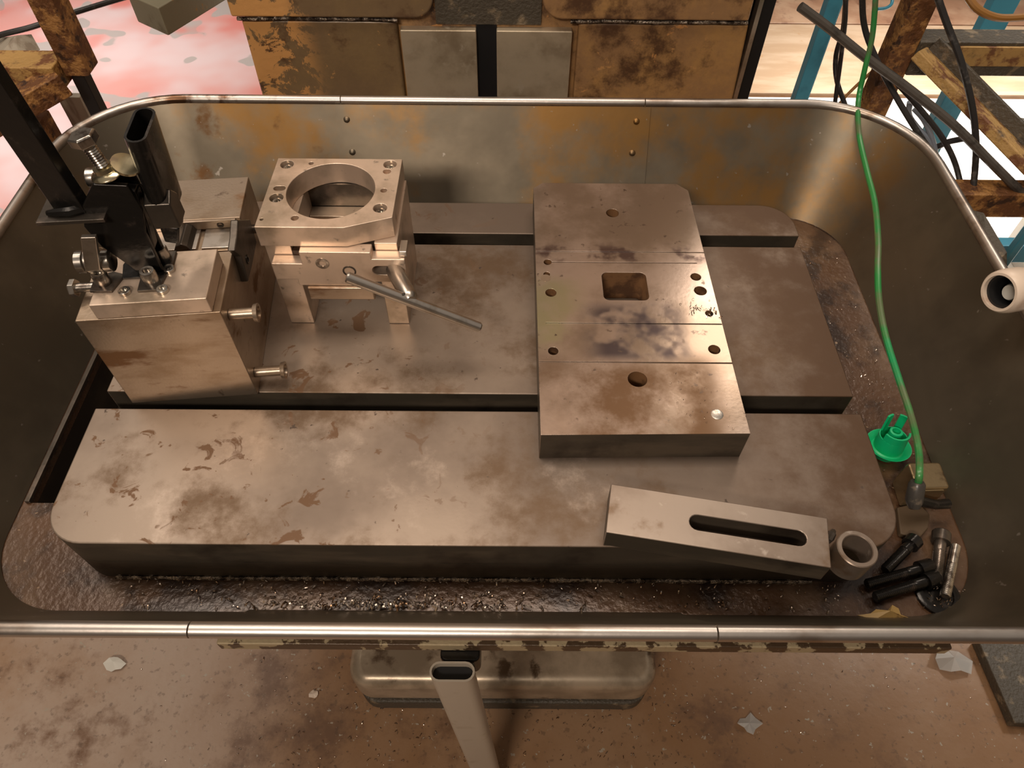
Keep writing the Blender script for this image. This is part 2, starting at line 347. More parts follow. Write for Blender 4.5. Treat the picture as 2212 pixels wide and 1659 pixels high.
bm = bm_new(); box(bm, -.633, -.530, .442, .934, GZ-.105, GZ-.095); box(bm, -.634, -.6295, .442, .934, GZ-.095, GZ-.0145)
box(bm, -.6295, -.53, .441, .4455, GZ-.095, GZ-.0145); obj('drain_pit', bm, M_slot, T)
obj('base_fillet', sweep(bm_new(), [(-.48+.05*i, .3445, GZ+.0025) for i in range(18)], .0032, 8), M_wet, T)
obj('pit_curb', box(bm_new(), -.6335, -.6265, .445, .93, GZ+.0002, GZ+.006), M_dsteel, T, bevel=.001)
obj('bottom_flange', box(bm_new(), -.345, .525, .270, 1.0, GZ-.034, GZ-.0145), M_flake, T, bevel=.002)

# ------------------------------------------------------------------ chip tray
TOP = (-.722, .665, .2325, 1.125, .165); BOT = (-.638, .579, .303, 1.033, .10); TZ = .068
def tray_path(rc, seams, part, off=0., n=12):
    x0, x1, y0, y1, r = rc; x0 -= off; x1 += off; y0 -= off; y1 += off; r = r+off
    fl, fr, bl, br = seams
    def arc(cx, cy, a0): return [(cx+r*math.cos(a0+.5*PI*k/n), cy+r*math.sin(a0+.5*PI*k/n)) for k in range(n+1)]
    FR_, BR_, BL_, FL_ = arc(x1-r, y0+r, 1.5*PI), arc(x1-r, y1-r, 0), arc(x0+r, y1-r, .5*PI), arc(x0+r, y0+r, PI)
    lin = lambda a, b, k: [(a[0]+(b[0]-a[0])*i/k, a[1]+(b[1]-a[1])*i/k) for i in range(1, k)]
    if part == 'right': return [(fr, y0)] + FR_ + lin(FR_[-1], BR_[0], 6) + BR_ + [(br, y1)]
    if part == 'left': return [(bl, y1)] + BL_ + lin(BL_[-1], FL_[0], 6) + FL_ + [(fl, y0)]
    if part == 'back': return [(br, y1)] + lin((br, y1), (bl, y1), 8) + [(bl, y1)]
    return [(fl, y0)] + lin((fl, y0), (fr, y0), 8) + [(fr, y0)]
SEAM = (-.300, .196, -.293, .226)
TR = thing('chip_tray', 'sheet steel chip tray with flared walls and rolled rim around the table', 'tray', (0, .65, GZ))
for part, ins, ext in (('left', 0, 0), ('right', 0, 0), ('back', -.0048, .010), ('front', -.0026, .008)):
    s = (SEAM[0]-ext, SEAM[1]+ext, SEAM[2]-ext, SEAM[3]+ext)
    b_, t_ = tray_path(BOT, s, part, ins), tray_path(TOP, s, part, ins)
    bm = bm_new(); NV = 7; sides = []
    for tk in (0., .0018):
        b_, t_ = tray_path(BOT, s, part, ins+tk), tray_path(TOP, s, part, ins+tk); rows = []
        for j in range(NV+1):
            v = j/NV; z = GZ+.0015+(TZ-GZ-.0015)*v; k = v**.93
            rows.append([bm.verts.new((p[0]+(q[0]-p[0])*k, p[1]+(q[1]-p[1])*k, z)) for p, q in zip(b_, t_)])
        sides.append(rows)
        for a, c in zip(rows, rows[1:]):
            for i in range(len(a)-1): bm.faces.new((a[i], c[i], c[i+1], a[i+1]))
    A_, B_ = sides
    loop = lambda Rw: Rw[0] + [r[-1] for r in Rw[1:]] + Rw[-1][-2::-1] + [r[0] for r in Rw[-2:0:-1]]
    la, lb = loop(A_), loop(B_)
    for i in range(len(la)): bm.faces.new((la[i], la[(i+1) % len(la)], lb[(i+1) % len(la)], lb[i]))
    bmesh.ops.recalc_face_normals(bm, faces=bm.faces)
    w_ = obj('wall_panel', bm, M_tray, TR, smooth=50)
    s2 = (SEAM[0]+(.0008 if part == 'front' else -.0008), SEAM[1]+(-.0008 if part == 'front' else .0008), SEAM[2]+(.0008 if part == 'back' else -.0008), SEAM[3]+(-.0008 if part == 'back' else .0008))
    rp = tray_path(TOP, s2, part, .0058)
    obj('rolled_rim', sweep(bm_new(), [(p[0], p[1], TZ+.002) for p in rp], .0078, 14), M_rim, TR, smooth=60)
def on_back_wall(px, py):
    # point on the sloped inner face of the back wall
    best = None
    for i in range(400):
        y = 1.0+.14*i/400; p = U(px, py, y=y); v = (p.z-GZ)/(TZ-GZ); wy = BOT[3]+(TOP[3]-BOT[3])*max(0, min(1, v))
        if best is None or abs(wy-y) < best[0]: best = (abs(wy-y), p)
    return best[1]
for px, py in ((750, 258), (762, 328), (1374, 262), (1365, 330)):
    p = on_back_wall(px, py); nrm = Vector((0, -.86, .5)); bm = bm_new()
    steps(bm, p+nrm*.0015, nrm, [(0, .0055), (.003, .0055), (.0045, .0042), (.0055, .002)], 14); obj('rivet', bm, M_tray, TR)

# ------------------------------------------------------------------ machine column behind the tray
CY = 1.27
C = thing('machine_column', 'oil stained machine column with peeling orange paint behind the tray', 'machine column', (0, CY+.1, FZ))
obj('column_body', box(bm_new(), -.470, .405, CY+.012, CY+.42, FZ, 1.7), M_col, C, bevel=.01)
bm = bm_new(); prism(bm, [(-.482, -.2), (-.205, -.2), (-.205, .138), (-.478, .138)], CY, CY+.02, 'y'); obj('lower_panel', bm, M_colL, C, bevel=.006)
bm = bm_new(); prism(bm, [(.115, -.2), (.432, -.2), (.415, .138), (.115, .138)], CY, CY+.02, 'y'); obj('lower_panel', bm, M_col, C, bevel=.006)
def up_panel(x0, x1, m, side):
    bm = bm_new(); pts = rrect(x0, x1, .146, 1.65, [.004 if side < 0 else .035, .035 if side < 0 else .004, .01, .01], 6); prism(bm, pts, CY-.008, CY+.03, 'y'); obj('upper_panel', bm, m, C, bevel=.005)
up_panel(-.490, -.137, M_colL, -1); up_panel(.050, .410, M_col, 1)
obj('seam_bead', sweep(bm_new(), [(-.482+.028*i, CY-.002-.002*random.random(), .141+.002*random.random()) for i in range(11)], .0036, 8), M_wet, C)
obj('seam_bead', sweep(bm_new(), [(.10+.031*i, CY-.002-.002*random.random(), .141+.002*random.random()) for i in range(11)], .0036, 8), M_wet, C)
obj('recess_dark_plate', box(bm_new(), -.136, .049, CY+.006, CY+.0118, .1305, 1.6), M_grime, C)  # dark plate added to darken the recess between the upper panels
obj('slide_way', box(bm_new(), -.200, -.0655, CY-.004, CY+.02, -.3, .124), M_pad, C, bevel=.002)
obj('slide_way', box(bm_new(), -.0295, .105, CY-.004, CY+.02, -.3, .124), M_pad, C, bevel=.002)
obj('slot_recess', box(bm_new(), -.0655, -.0295, CY+.008, CY+.013, -.3, .13), M_blackpl, C)
obj('side_cover', box(bm_new(), .430, .458, CY+.02, CY+.35, -.6, 1.6), M_blackpl, C, bevel=.002)
obj('corner_strip', box(bm_new(), .4215, .4290, CY-.001, CY+.02, -.5, 1.6), M_silver, C)

# ------------------------------------------------------------------ drilled steel plate
PC = (.155, .7, 0)
bm = bm_new(); prism(bm, [(.0355, .4615), (.281, .4655), (.2735, .917), (.258, .933), (.048, .933), (.0335, .920)], .0004, .0515)
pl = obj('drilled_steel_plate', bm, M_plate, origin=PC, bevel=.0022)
cb = bm_new(); L_ = lambda x, y: (x-PC[0], y-PC[1])
for x, y, r, dp in ((.1515, .8616, .0095, .06), (.1568, .545, .0118, .06), (.0512, .7535, .0055, .02), (.0493, .7292, .0045, .02), (.0541, .6933, .0075, .02), (.0541, .5896, .0065, .02),
                    (.2563, .726, .0072, .02), (.2585, .699, .0085, .02), (.2637, .6568, .0052, .02), (.2599, .5939, .0075, .02)):
    prism(cb, circ(*L_(x, y), r, 24), .0515-dp, .06)
prism(cb, rrect(.1255-PC[0], .187-PC[0], .680-PC[1], .7335-PC[1], .008, 5), -.01, .06)
cut(pl, cb); cb = bm_new()
for y, x0, x1, w_ in ((.7755, .0345, .277, .0009), (.7535, .060, .262, .0006), (.6375, .05, .277, .0008), (.5715, .036, .2785, .0009)):
    box(cb, x0-PC[0]-.004, x1-PC[0], y-w_-PC[1], y+w_-PC[1], .0500, .06)
cut(pl, cb)
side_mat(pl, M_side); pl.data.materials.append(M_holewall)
for p_ in pl.data.polygons:
    c_ = p_.center
    if p_.material_index == 1 and -.112 < c_.x < .112 and -.222 < c_.y < .222 and c_.z < .050: p_.material_index = 2
tag(pl, 'large thick steel plate with holes and a square opening lying across the table', 'steel plate')
bm = bm_new(); steps(bm, (.2463, .4927, .0505), (0, 0, 1), [(0, .0075), (.0013, .0075), (.0016, .006)], 20); obj('flush_plug', bm, M_screw, pl)
bm = bm_new(); steps(bm, (.0478, .7215, .0505), (0, 0, 1), [(0, .0068), (.0012, .0068)], 18); obj('flush_plug', bm, M_fix, pl)

# ------------------------------------------------------------------ boring riser with T-handle
RS = thing('riser_jig', 'bridge-shaped drilling jig with large round bore and T-handle on the table', 'drilling jig', (-.228, .745, 0))
pts = [(-.3105, .674), (-.203, .674), (-.147, .6935), (-.146, .811), (-.306, .811)]
pts = [(-.3100, .674), (-.203, .674), (-.1458, .694), (-.1450, .812), (-.3090, .812)]
tp = obj('top_plate', prism(bm_new(), pts, .148, .178), M_bright, RS, bevel=.001)
cb = bm_new(); q = lambda x, y: (x+.228, y-.745)
prism(cb, circ(*q(-.229, .746), .0555, 64), .1, .2)
for x, y, r in ((-.2947, .7986, .0085), (-.160, .8005, .0085), (-.2946, .730, .0085), (-.1628, .7117, .0085)): prism(cb, circ(*q(x, y), r, 24), .165, .2)
for x, y, r in ((-.1624, .7855, .005), (-.1621, .7463, .004), (-.2643, .6915, .0045), (-.2636, .8015, .003), (-.3042, .6885, .002)): prism(cb, circ(*q(x, y), r, 16), .165, .2)
prism(cb, stadium(q(-.2945, .749), .003, .0045, 0), .16, .2)
cut(tp, cb)
def cap_screw(parent, p, d, r, h, m=None, name='cap_screw', local=False, hexr=.5):
    d = Vector(d).normalized(); bm = bm_new(); p = Vector(p)
    steps(bm, p, d, [(0, r*.95), (0.0, r), (h*.85, r), (h, r*.9), (h, r*hexr*1.05), (h-.55*r, r*hexr), (h-.55*r, 0.0002)], 18)
    return obj(name, bm, m or M_screw, parent, local=local)
for x, y in ((-.160, .8005), (-.2946, .730), (-.1628, .7117), (-.2947, .7986)):
    cap_screw(RS, (x, y, .1651), (0, 0, 1), .0068, .008)
for x0, x1 in ((-.3085, -.276), (-.1712, -.1425)):
    lg = obj('leg', box(bm_new(), x0, x1, .681, .808, .0003, .1478), M_bright, RS, bevel=.001)
bm = bm_new(); prism(bm, [(-.2735, .0905), (-.1735, .0905), (-.1735, .0975), (-.1325, .0975), (-.1325, .1365), (-.1735, .1365), (-.1735, .1475), (-.262, .1475), (-.262, .128), (-.3005, .128), (-.3005, .101), (-.2735, .101)], .664, .6805, 'y')
fp = obj('slide_plate', bm, M_bright, RS, bevel=.0012)
cb = bm_new(); prism(cb, stadium((-.159+.228, .1175), .009, .0072, 0), -.1, -.06, 'y'); cut(fp, cb)
obj('slide_lip', box(bm_new(), -.2635, -.178, .660, .681, .0685, .0902), M_fix, RS, bevel=.002)
obj('slot_backing', box(bm_new(), -.2755, -.1345, .6808, .690, .10, .135), M_hole, RS)
cap_screw(RS, (-.236, .6642, .129), (0, -1, 0), .0085, .0012, M_screw, 'flat_screw')
cap_screw(RS, (-.2045, .6642, .1165), (0, -1, 0), .0085, .0012, M_dsteel, 'socket_screw', hexr=.75)
obj('ear_block', box(bm_new(), -.1390, -.1295, .668, .69, .1375, .146), M_silver, RS, bevel=.001)
bm = bm_new(); steps(bm, (-.1495, .668, .1175), (.029, -.06, .004), [(0, .0095), (.002, .0105), (.058, .0105), (.062, .0095), (.066, .006)], 28); obj('clamp_pin', bm, M_silver, RS)
bm = bm_new(); sweep(bm, [(-.1935, .611, .158), (-.192, .611, .1572), (-.0405, .611, .0712), (-.039, .611, .0703)], [.0052, .0068, .0068, .0055], 20); hd = obj('t_handle', bm, M_silver, RS)
bm = bm_new(); sweep(bm, [(-.128+.008*math.cos(a)*1, .613+.004*math.sin(a*2), .121+.007*math.sin(a)-.003*math.cos(a)) for a in [2*PI*k/16 for k in range(17)]], .0022, 8, cap=False); obj('weld_bead', bm, M_dsteel, RS)
obj('rear_panel', box(bm_new(), -.2757, -.1715, .797, .807, .0004, .1476), M_dsteel, RS)
obj('cross_bar', box(bm_new(), -.2758, -.1714, .775, .7965, .085, .112), M_fix, RS, bevel=.001)
obj('inner_guide', box(bm_new(), -.2758, -.1714, .738, .752, .030, .060), M_dsteel, RS, bevel=.001)

# ------------------------------------------------------------------ vise fixture with toggle clamp (left)
FX = thing('clamping_fixture', 'tall steel block fixture with black toggle clamp at the left end of the table', 'clamping fixture', (-.3275, .555, 0), math.radians(5.65))
def fx(name, bm, m, bevel=.0012, parent=FX, smooth=35): return obj(name, bm, m, parent, bevel=bevel, local=True, smooth=smooth)
bm = bm_new(); prism(bm, [(0, .0004), (.248, .0004), (.248, .156), (.164, .156), (.164, .140), (.122, .140), (.122, .112), (.102, .112), (.102, .156), (0, .156)], -.159, 0, 'x'); fx('body', bm, M_fix)
cp = fx('cover_plate', box(bm_new(), -.1345, -.0085, .0006, .0815, .1562, .178), M_bright)
lg = fx('jaw_ledge', box(bm_new(), -.150, -.052, .1245, .1636, .1402, .1432), M_silver, .0006)
fx('jaw_ledge', box(bm_new(), -.046, -.006, .1245, .1636, .1402, .1432), M_silver, .0006)
bm = bm_new(); prism(bm, [(-.080, .1405), (-.074, .151), (-.066, .1545), (-.060, .151), (-.056, .1405)], .121, .1638, 'y'); fx('jaw_stop', bm, M_dsteel)
fx('front_strip', box(bm_new(), -.152, -.006, .1605, .1639, .1434, .1555), M_bright, .0005)
cap_screw(FX, (-.026, .1606, .149), (0, -1, .35), .0042, .0012, M_dsteel, 'small_screw', True)
bm = bm_new(); prism(bm, [(.088, .116), (.120, .113), (.166, .112), (.172, .146), (.131, .179), (.108, .172), (.086, .170), (.098, .150)], -.001, .009, 'x'); fx('side_jaw', bm, M_dsteel, .002)
cap_screw(FX, (.009, .112, .132), (1, 0, 0), .006, .0008, M_black, 'socket_screw', True)
for z, ln in ((.131, .033), (.0225, .038)):
    bm = bm_new(); steps(bm, (.0005, .0195, z), (1, 0, 0), [(0, .0068), (ln-.006, .0068), (ln-.005, .0105), (ln, .0115), (ln, .008), (ln-.003, .0075), (ln-.003, .0003)], 22); fx('adjusting_screw', bm, M_fix, 0)
bm = bm_new(); cyl(bm, (.0005, .190, .115), (.022, .190, .115), .006, seg=16); fx('rear_stud', bm, M_dsteel, 0)
# hex bolt on the left
bm = bm_new(); steps(bm, (-.1350, .040, .1685), (-1, 0, 0), [(0, .0095), (.004, .0095), (.0042, .0055), (.026, .0055)], 18); sb = fx('stop_bolt', bm, M_screw, 0)
bm = bm_new(); steps(bm, (-.161, .040, .1685), (-1, 0, 0), [(0, .0105), (.006, .0105), (.0072, .009)], 6); fx('hex_head', bm, M_screw, .0006, sb, smooth=20)
# toggle clamp
base = fx('clamp_base', prism(bm_new(), [(-.106, .038), (-.060, .038), (-.056, .060), (-.064, .078), (-.104, .080), (-.110, .060)], .1782, .1812), M_black, .0008)
for k, (yy, yz) in enumerate(((.044, .050), (.066, .072))):
    bm = bm_new(); prism(bm, [(-.090, .1814), (-.062, .1814), (-.061, .205), (-.060, .236), (-.052, .266), (-.054, .298), (-.086, .302), (-.108, .276), (-.118, .250), (-.112, .222), (-.098, .198)], yy, yz, 'y'); fx('clamp_side_plate', bm, M_black, .0015)
bm = bm_new(); prism(bm, [(-.088, .204), (-.062, .208), (-.056, .246), (-.052, .285), (-.080, .290), (-.100, .258), (-.096, .230)], .0502, .0658, 'y'); fx('clamp_core', bm, M_black, .002)
for fp_ in ([(-.137, .020), (-.113, .018), (-.104, .044), (-.118, .050), (-.137, .044)], [(-.085, .016), (-.062, .016), (-.058, .040), (-.086, .044)], [(-.080, .058), (-.054, .056), (-.054, .079), (-.076, .080)]):
    fx('foot_flange', prism(bm_new(), fp_, .17822, .1810), M_dsteel, .0006)
# silver link with rollers
bm = bm_new(); prism(bm, [(-.1325, .204), (-.1165, .2045), (-.1015, .250), (-.1165, .2505)], .026, .032, 'y'); 
lk = fx('link_bar', bm, M_silver, .0008)
for x in (-.1395, -.1115):
    bm = bm_new(); steps(bm, (x-.0045, .042, .2045), (1, 0, 0), [(0, .011), (.0008, .0125), (.0082, .0125), (.009, .011)], 26); fx('pivot_roller', bm, M_screw, 0)
bm = bm_new(); steps(bm, (-.1330, .042, .2060), (1, 0, 0), [(0, .0125), (.0008, .0135), (.0152, .0135), (.016, .0125)], 26); fx('pivot_roller', bm, M_silver, 0)
# handle: short plate plus upright flat bar
fx('handle_plate', box(bm_new(), -.156, -.088, .034, .0735, .262, .2665), M_dsteel, .0008)
bm = bm_new()
Mh = Matrix.Translation(Vector((-.1235, .055, .2668))) @ Matrix.Rotation(math.radians(-3), 4, 'Y') @ Matrix.Rotation(math.radians(-18), 4, 'Z')
box(bm, -.019, .019, -.0065, .0065, 0, .27, Mh); fx('clamp_handle', bm, M_black, .001)
bm = bm_new(); sweep(bm, [(-.146, .046, .2685), (-.135, .044, .270), (-.122, .044, .2700), (-.109, .048, .2705), (-.103, .056, .2695)], [.003, .005, .006, .005, .003], 8); fx('handle_weld', bm, M_black, 0)
bm = bm_new(); cyl(bm, (-.104, .075, .2875), (-.078, .075, .2875), .0105, seg=20); fx('cross_pin', bm, M_screw, .001)
# U arm, pointing up
arm0, arm1 = Vector((-.040, .080, .245)), Vector((-.030, .076, .345))
ax = (arm1-arm0).normalized(); sx = Vector((.03, 1, 0)); sx = (sx-ax*sx.dot(ax)).normalized(); sy = ax.cross(sx)
MA = Matrix(((sx.x, sy.x, ax.x, arm0.x), (sx.y, sy.y, ax.y, arm0.y), (sx.z, sy.z, ax.z, arm0.z), (0, 0, 0, 1)))
outer = stadium((0, 0), .018, .0105, 0, 8); inner = stadium((0, 0), .018, .0080, 0, 8); hgt = (arm1-arm0).length
bm = bm_new(); n = len(outer)
def ring(pl_, t): return [bm.verts.new(MA @ Vector((p[0], p[1], t))) for p in pl_]
o0, o1, i0, i1 = ring(outer, 0), ring(outer, hgt), ring(inner, .002), ring(inner, hgt)
for i in range(n):
    j = (i+1) % n
    bm.faces.new((o0[i], o0[j], o1[j], o1[i])); bm.faces.new((i0[j], i0[i], i1[i], i1[j])); bm.faces.new((o1[i], o1[j], i1[j], i1[i]))
bm.faces.new(o0[::-1]); bm.faces.new(i0); bmesh.ops.recalc_face_normals(bm, faces=bm.faces)
ua = fx('clamp_arm', bm, M_black, 0)
bm = bm_new(); prism(bm, [(.050, .236), (.078, .236), (.078, .262), (.066, .276), (.050, .268)], -.052, -.024, 'x'); fx('arm_block', bm, M_dsteel, .002)
bm = bm_new(); prism(bm, [(-.048, .218), (-.034, .214), (-.026, .236), (-.046, .240)], .050, .076, 'y'); fx('arm_foot', bm, M_black, .002)
# spindle bolt with flange washers
sp0 = Vector((-.069, .050, .308)); sd = Vector((-.010, .002, .060)).normalized()
bm = bm_new(); steps(bm, sp0, sd, [(0, .0155), (.002, .017), (.004, .0155), (.006, .011), (.010, .0105)], 26); wsh = fx('flange_washer', bm, M_yzinc, 0)
prof = [(.010, .0052)]
for k in range(9): prof += [(.0115+k*.0026, .0068), (.0128+k*.0026, .0059)]
prof += [(.036, .0052)]
bm = bm_new(); steps(bm, sp0, sd, prof, 14); spb = fx('spindle_bolt', bm, M_screw, 0)
bm = bm_new(); steps(bm, sp0, sd, [(.0355, .0125), (.0365, .0138), (.0445, .0138), (.046, .012)], 6); fx('hex_head', bm, M_screw, .0008, spb, smooth=20)
bm = bm_new(); steps(bm, sp0+Vector((.016, .006, .004)), Vector((.5, -.15, .85)), [(0, .0125), (.002, .014), (.0045, .0135), (.005, .007)], 24); fx('flange_washer', bm, M_yzinc, 0)
for x, y in ((-.124, .032), (-.0715, .030), (-.0665, .068)): 
    cap_screw(FX, (x, y, .181), (0, 0, 1), .0085, .016, M_screw, 'cap_screw', True)
for x, y in ((-.099, .0175), (-.0578, .0165), (-.0572, .0495), (-.0955, .088)):
    cap_screw(FX, (x, y, .1783), (0, 0, 1), .0066, .004, M_screw, 'low_screw', True)

# ------------------------------------------------------------------ slotted arm with bush
A0, A1, A2, A3 = (.1050, .3480), (.3405, .3088), (.3515, .3668), (.1155, .4080)
SA = thing('slotted_arm', 'flat steel arm with long slot and welded bush on the front table corner', 'slotted arm', (.23, .36, 0))
b_ = obj('bar', prism(bm_new(), [A0, A1, A2, A3], .0004, .0330), M_arm, SA, bevel=.0012)
u_ = Vector((A1[0]-A0[0], A1[1]-A0[1])).normalized(); ang = math.atan2(u_.y, u_.x)
s0, s1 = U(1508, 1127, z=.033), U(1724, 1163, z=.033); cx, cy = (s0.x+s1.x)/2, (s0.y+s1.y)/2
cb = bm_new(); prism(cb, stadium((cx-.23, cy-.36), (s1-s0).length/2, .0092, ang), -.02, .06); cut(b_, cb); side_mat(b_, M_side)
bm = bm_new(); steps(bm, (.3735, .3300, .0004), (0, 0, 1), [(0, .0215), (.0335, .0215), (.0345, .0205), (.0345, .0166), (.0335, .0158), (.0004, .0158), (0, .0166)], 40)
for f in [f for f in bm.faces if len(f.verts) > 4]: bm.faces.remove(f)
vs = {}
bmesh.ops.recalc_face_normals(bm, faces=bm.faces)
obj('bush', bm, M_arm, SA)
bm = bm_new(); sweep(bm, [(.3478, .343, .020), (.3500, .345, .029), (.3520, .349, .0325), (.3545, .352, .031)], [.003, .0045, .0045, .003], 8); obj('weld_bead', bm, M_dsteel, SA)

# ------------------------------------------------------------------ green cap in the right gutter
gc = Vector((.5185, .533, GZ)); GC = thing('green_bung', 'bright green plastic cap with prongs standing in the right gutter', 'plastic cap', gc)
TL = Matrix.Translation((0, 0, .010)) @ Matrix.Rotation(math.radians(-8), 4, 'X')
def lathe(bm, prof, seg=28, M=None):
    rings = [[bm.verts.new((M or Matrix()) @ Vector((r*math.cos(2*PI*k/seg), r*math.sin(2*PI*k/seg), z))) for k in range(seg)] for r, z in prof]
    for a, b in zip(rings, rings[1:]):
        for k in range(seg): bm.faces.new((a[k], a[(k+1) % seg], b[(k+1) % seg], b[k]))
    return bm
bm = lathe(bm_new(), [(.016, -.0095), (.020, -.0005), (.0285, .006), (.0295, .0085), (.0285, .0085), (.021, .003), (.0185, .0045), (.0192, .010), (.0182, .026), (.0170, .026), (.0165, .006), (.0003, .005)], 32, TL); bmesh.ops.recalc_face_normals(bm, faces=bm.faces); obj('flange', bm, M_green, GC, local=True)
def arcwall(bm, r0, r1, a0, a1, z0, z1, n=8):
    o_ = [(r1*math.cos(a0+(a1-a0)*k/n), r1*math.sin(a0+(a1-a0)*k/n)) for k in range(n+1)]; i_ = [(r0*math.cos(a1-(a1-a0)*k/n), r0*math.sin(a1-(a1-a0)*k/n)) for k in range(n+1)]
    return prism(bm, o_+i_, z0, z1, 'z', TL)
for a in (122, 58): obj('prong', arcwall(bm_new(), .0155, .0182, math.radians(a-20), math.radians(a+14), .0255, .052), M_green, GC, local=True)
obj('front_guard', arcwall(bm_new(), .0156, .0182, math.radians(200), math.radians(345), .0255, .0375), M_green, GC, local=True)
bm = lathe(bm_new(), [(.0085, .005), (.0085, .036), (.0075, .0365), (.0055, .0365), (.0055, .028), (.0003, .028)], 20, TL); bmesh.ops.recalc_face_normals(bm, faces=bm.faces); obj('inner_sleeve', bm, M_green, GC, local=True)

# ------------------------------------------------------------------ sensor block, plug and green cable
SB = thing('brass_block', 'small oily brass block in the front right gutter corner', 'metal block', (.535, .462, GZ), math.radians(4))
bm = bm_new(); prism(bm, [(-.024, -.013), (.020, -.014), (.023, .024), (-.020, .026)], .0004, .052, 'z'); obj('block', bm, M_brass, SB, bevel=.004, local=True)
bm = bm_new(); prism(bm, [(-.019, .030), (.017, .028), (.013, .048), (-.016, .049)], -.0155, -.0132, 'y'); obj('name_plate', bm, M_brass, SB, bevel=.001, local=True)
pg = U(1980, 1062, z=-.045)
CB = thing('green_cable', 'green sensor cable hanging over the back rim down to a dark angled plug', 'cable', (pg.x, pg.y, -.07))
pth = [U(1893, -60, y=1.19), U(1891, 0, y=1.185), U(1884, 80, y=1.175), U(1868, 150, y=1.16), U(1856, 205, y=1.145), U(1853, 245, y=1.100), U(1857, 300, y=1.030), U(1874, 375, y=.955), U(1890, 440, y=.885), U(1897, 520, y=.80), U(1896, 580, y=.745), U(1899, 650, y=.69), U(1914, 730, y=.635), U(1942, 820, y=.58), U(1968, 900, y=.53), U(1984, 970, y=.492), U(1986, 1020, z=-.010), U(1982, 1052, z=-.030)]
cable_ob = obj('cord', sweep(bm_new(), smooth_path(pth, 6), .0044, 10), M_greenc, CB)
e0, e1 = U(1982, 1040, z=-.022), U(1973, 1090, z=-.050)
bm = bm_new(); sweep(bm, [e0, e0.lerp(e1, .12), e0.lerp(e1, .8), e1, e1+Vector((-.001, 0, -.006))], [.0075, .0098, .0105, .009, .004], 18); obj('plug_body', bm, M_plug, CB)
bm = bm_new(); sweep(bm, [e1.lerp(e0, .2), U(2020, 1090, z=-.058), U(2048, 1088, z=-.060)], [.0075, .0062, .0066], 14); obj('plug_barrel', bm, M_black, CB)

# ------------------------------------------------------------------ loose bolts in the corner
def loose_bolt(px0, px1, r, z, m, label, head=True):
    a, b = U(*px0, z=z), U(*px1, z=z); d = (b-a); ln = d.length
    t = thing('loose_bolt', label, 'bolt', (a.x, a.y, z-r), 0, 'loose bolts in the gutter corner')
    prof = [(0, r*.8)]
    k = 0; x = .002
    while x < ln*.62: prof += [(x, r), (x+.0011, r*.86)]; x += .0024
    prof += [(ln*.64, r*1.0), (ln*.8 if head else ln, r)]
    bm = bm_new(); steps(bm, a, d, prof, 14); obj('shank', bm, m, t)
    if head:
        bm = bm_new(); steps(bm, a, d, [(ln*.8, r*1.55), (ln*.98, r*1.55), (ln, r*1.4), (ln, r*.8), (ln*.9, r*.75), (ln*.9, .0002)], 16); obj('head', bm, m, t)
    return t
loose_bolt((1912, 1232), (1978, 1165), .0068, GZ+.0125, M_black, 'black threaded bolt beside the rounded table corner, in the gutter')
loose_bolt((1872, 1262), (2012, 1222), .0064, GZ+.0105, M_black, 'long black bolt lying sideways, upper of the crossed pair in the gutter')
loose_bolt((1890, 1290), (2026, 1248), .0066, GZ+.0108, M_black, 'long black bolt lying sideways nearest the front tray wall')
loose_bolt((2022, 1262), (2034, 1150), .0072, GZ+.0118, M_dsteel, 'dark bolt with brown head standing lengthwise in the gutter corner')
loose_bolt((2042, 1288), (2064, 1180), .0062, GZ+.0150, M_screw, 'shiny steel pin lying against the right tray wall', head=False)
p = U(2025, 1285, z=GZ+.002); bm = bm_new(); steps(bm, (p.x, p.y, GZ+.0004), (0, 0, 1), [(0, .026), (.004, .026), (.005, .024), (.005, .018), (.003, .017), (.003, .0003)], 28)
tag(obj('drain_cap', bm, M_black), 'black round drain cap in the oily front right corner', 'drain cap')
bm = bm_new(); q_ = [U(*c, z=GZ+.01) for c in ((1938, 1095), (1985, 1085), (2010, 1112), (2006, 1140), (1985, 1165), (1945, 1152))]; prism(bm, [(v.x, v.y) for v in q_], GZ+.0005, GZ+.010)
tag(obj('brown_pad', bm, M_flap, bevel=.002), 'brown faceted pad beside the table edge under the angled plug', 'pad')
# oil soaked paper scrap
bm = bm_new(); pts = [(1852, 1330), (1880, 1328), (1893, 1318), (1918, 1322), (1926, 1308), (1940, 1316), (1946, 1328), (1975, 1338), (1930, 1341), (1890, 1338)]
lo = []; 
for i, c in enumerate(pts):
    v = U(*c, z=GZ+.006+.010*random.random()); lo.append(bm.verts.new(v))
cv = bm.verts.new(sum((v.co for v in lo), Vector())/len(lo)+Vector((0, 0, .010)))
for i in range(len(lo)): bm.faces.new((lo[i], lo[(i+1) % len(lo)], cv))
sc = obj('paper_scrap', bm, M_paper, smooth=0); sc.modifiers.new('thick', 'SOLIDIFY').thickness = .0012
tag(sc, 'crumpled yellow oil soaked scrap at the front wall of the tray', 'paper scrap')

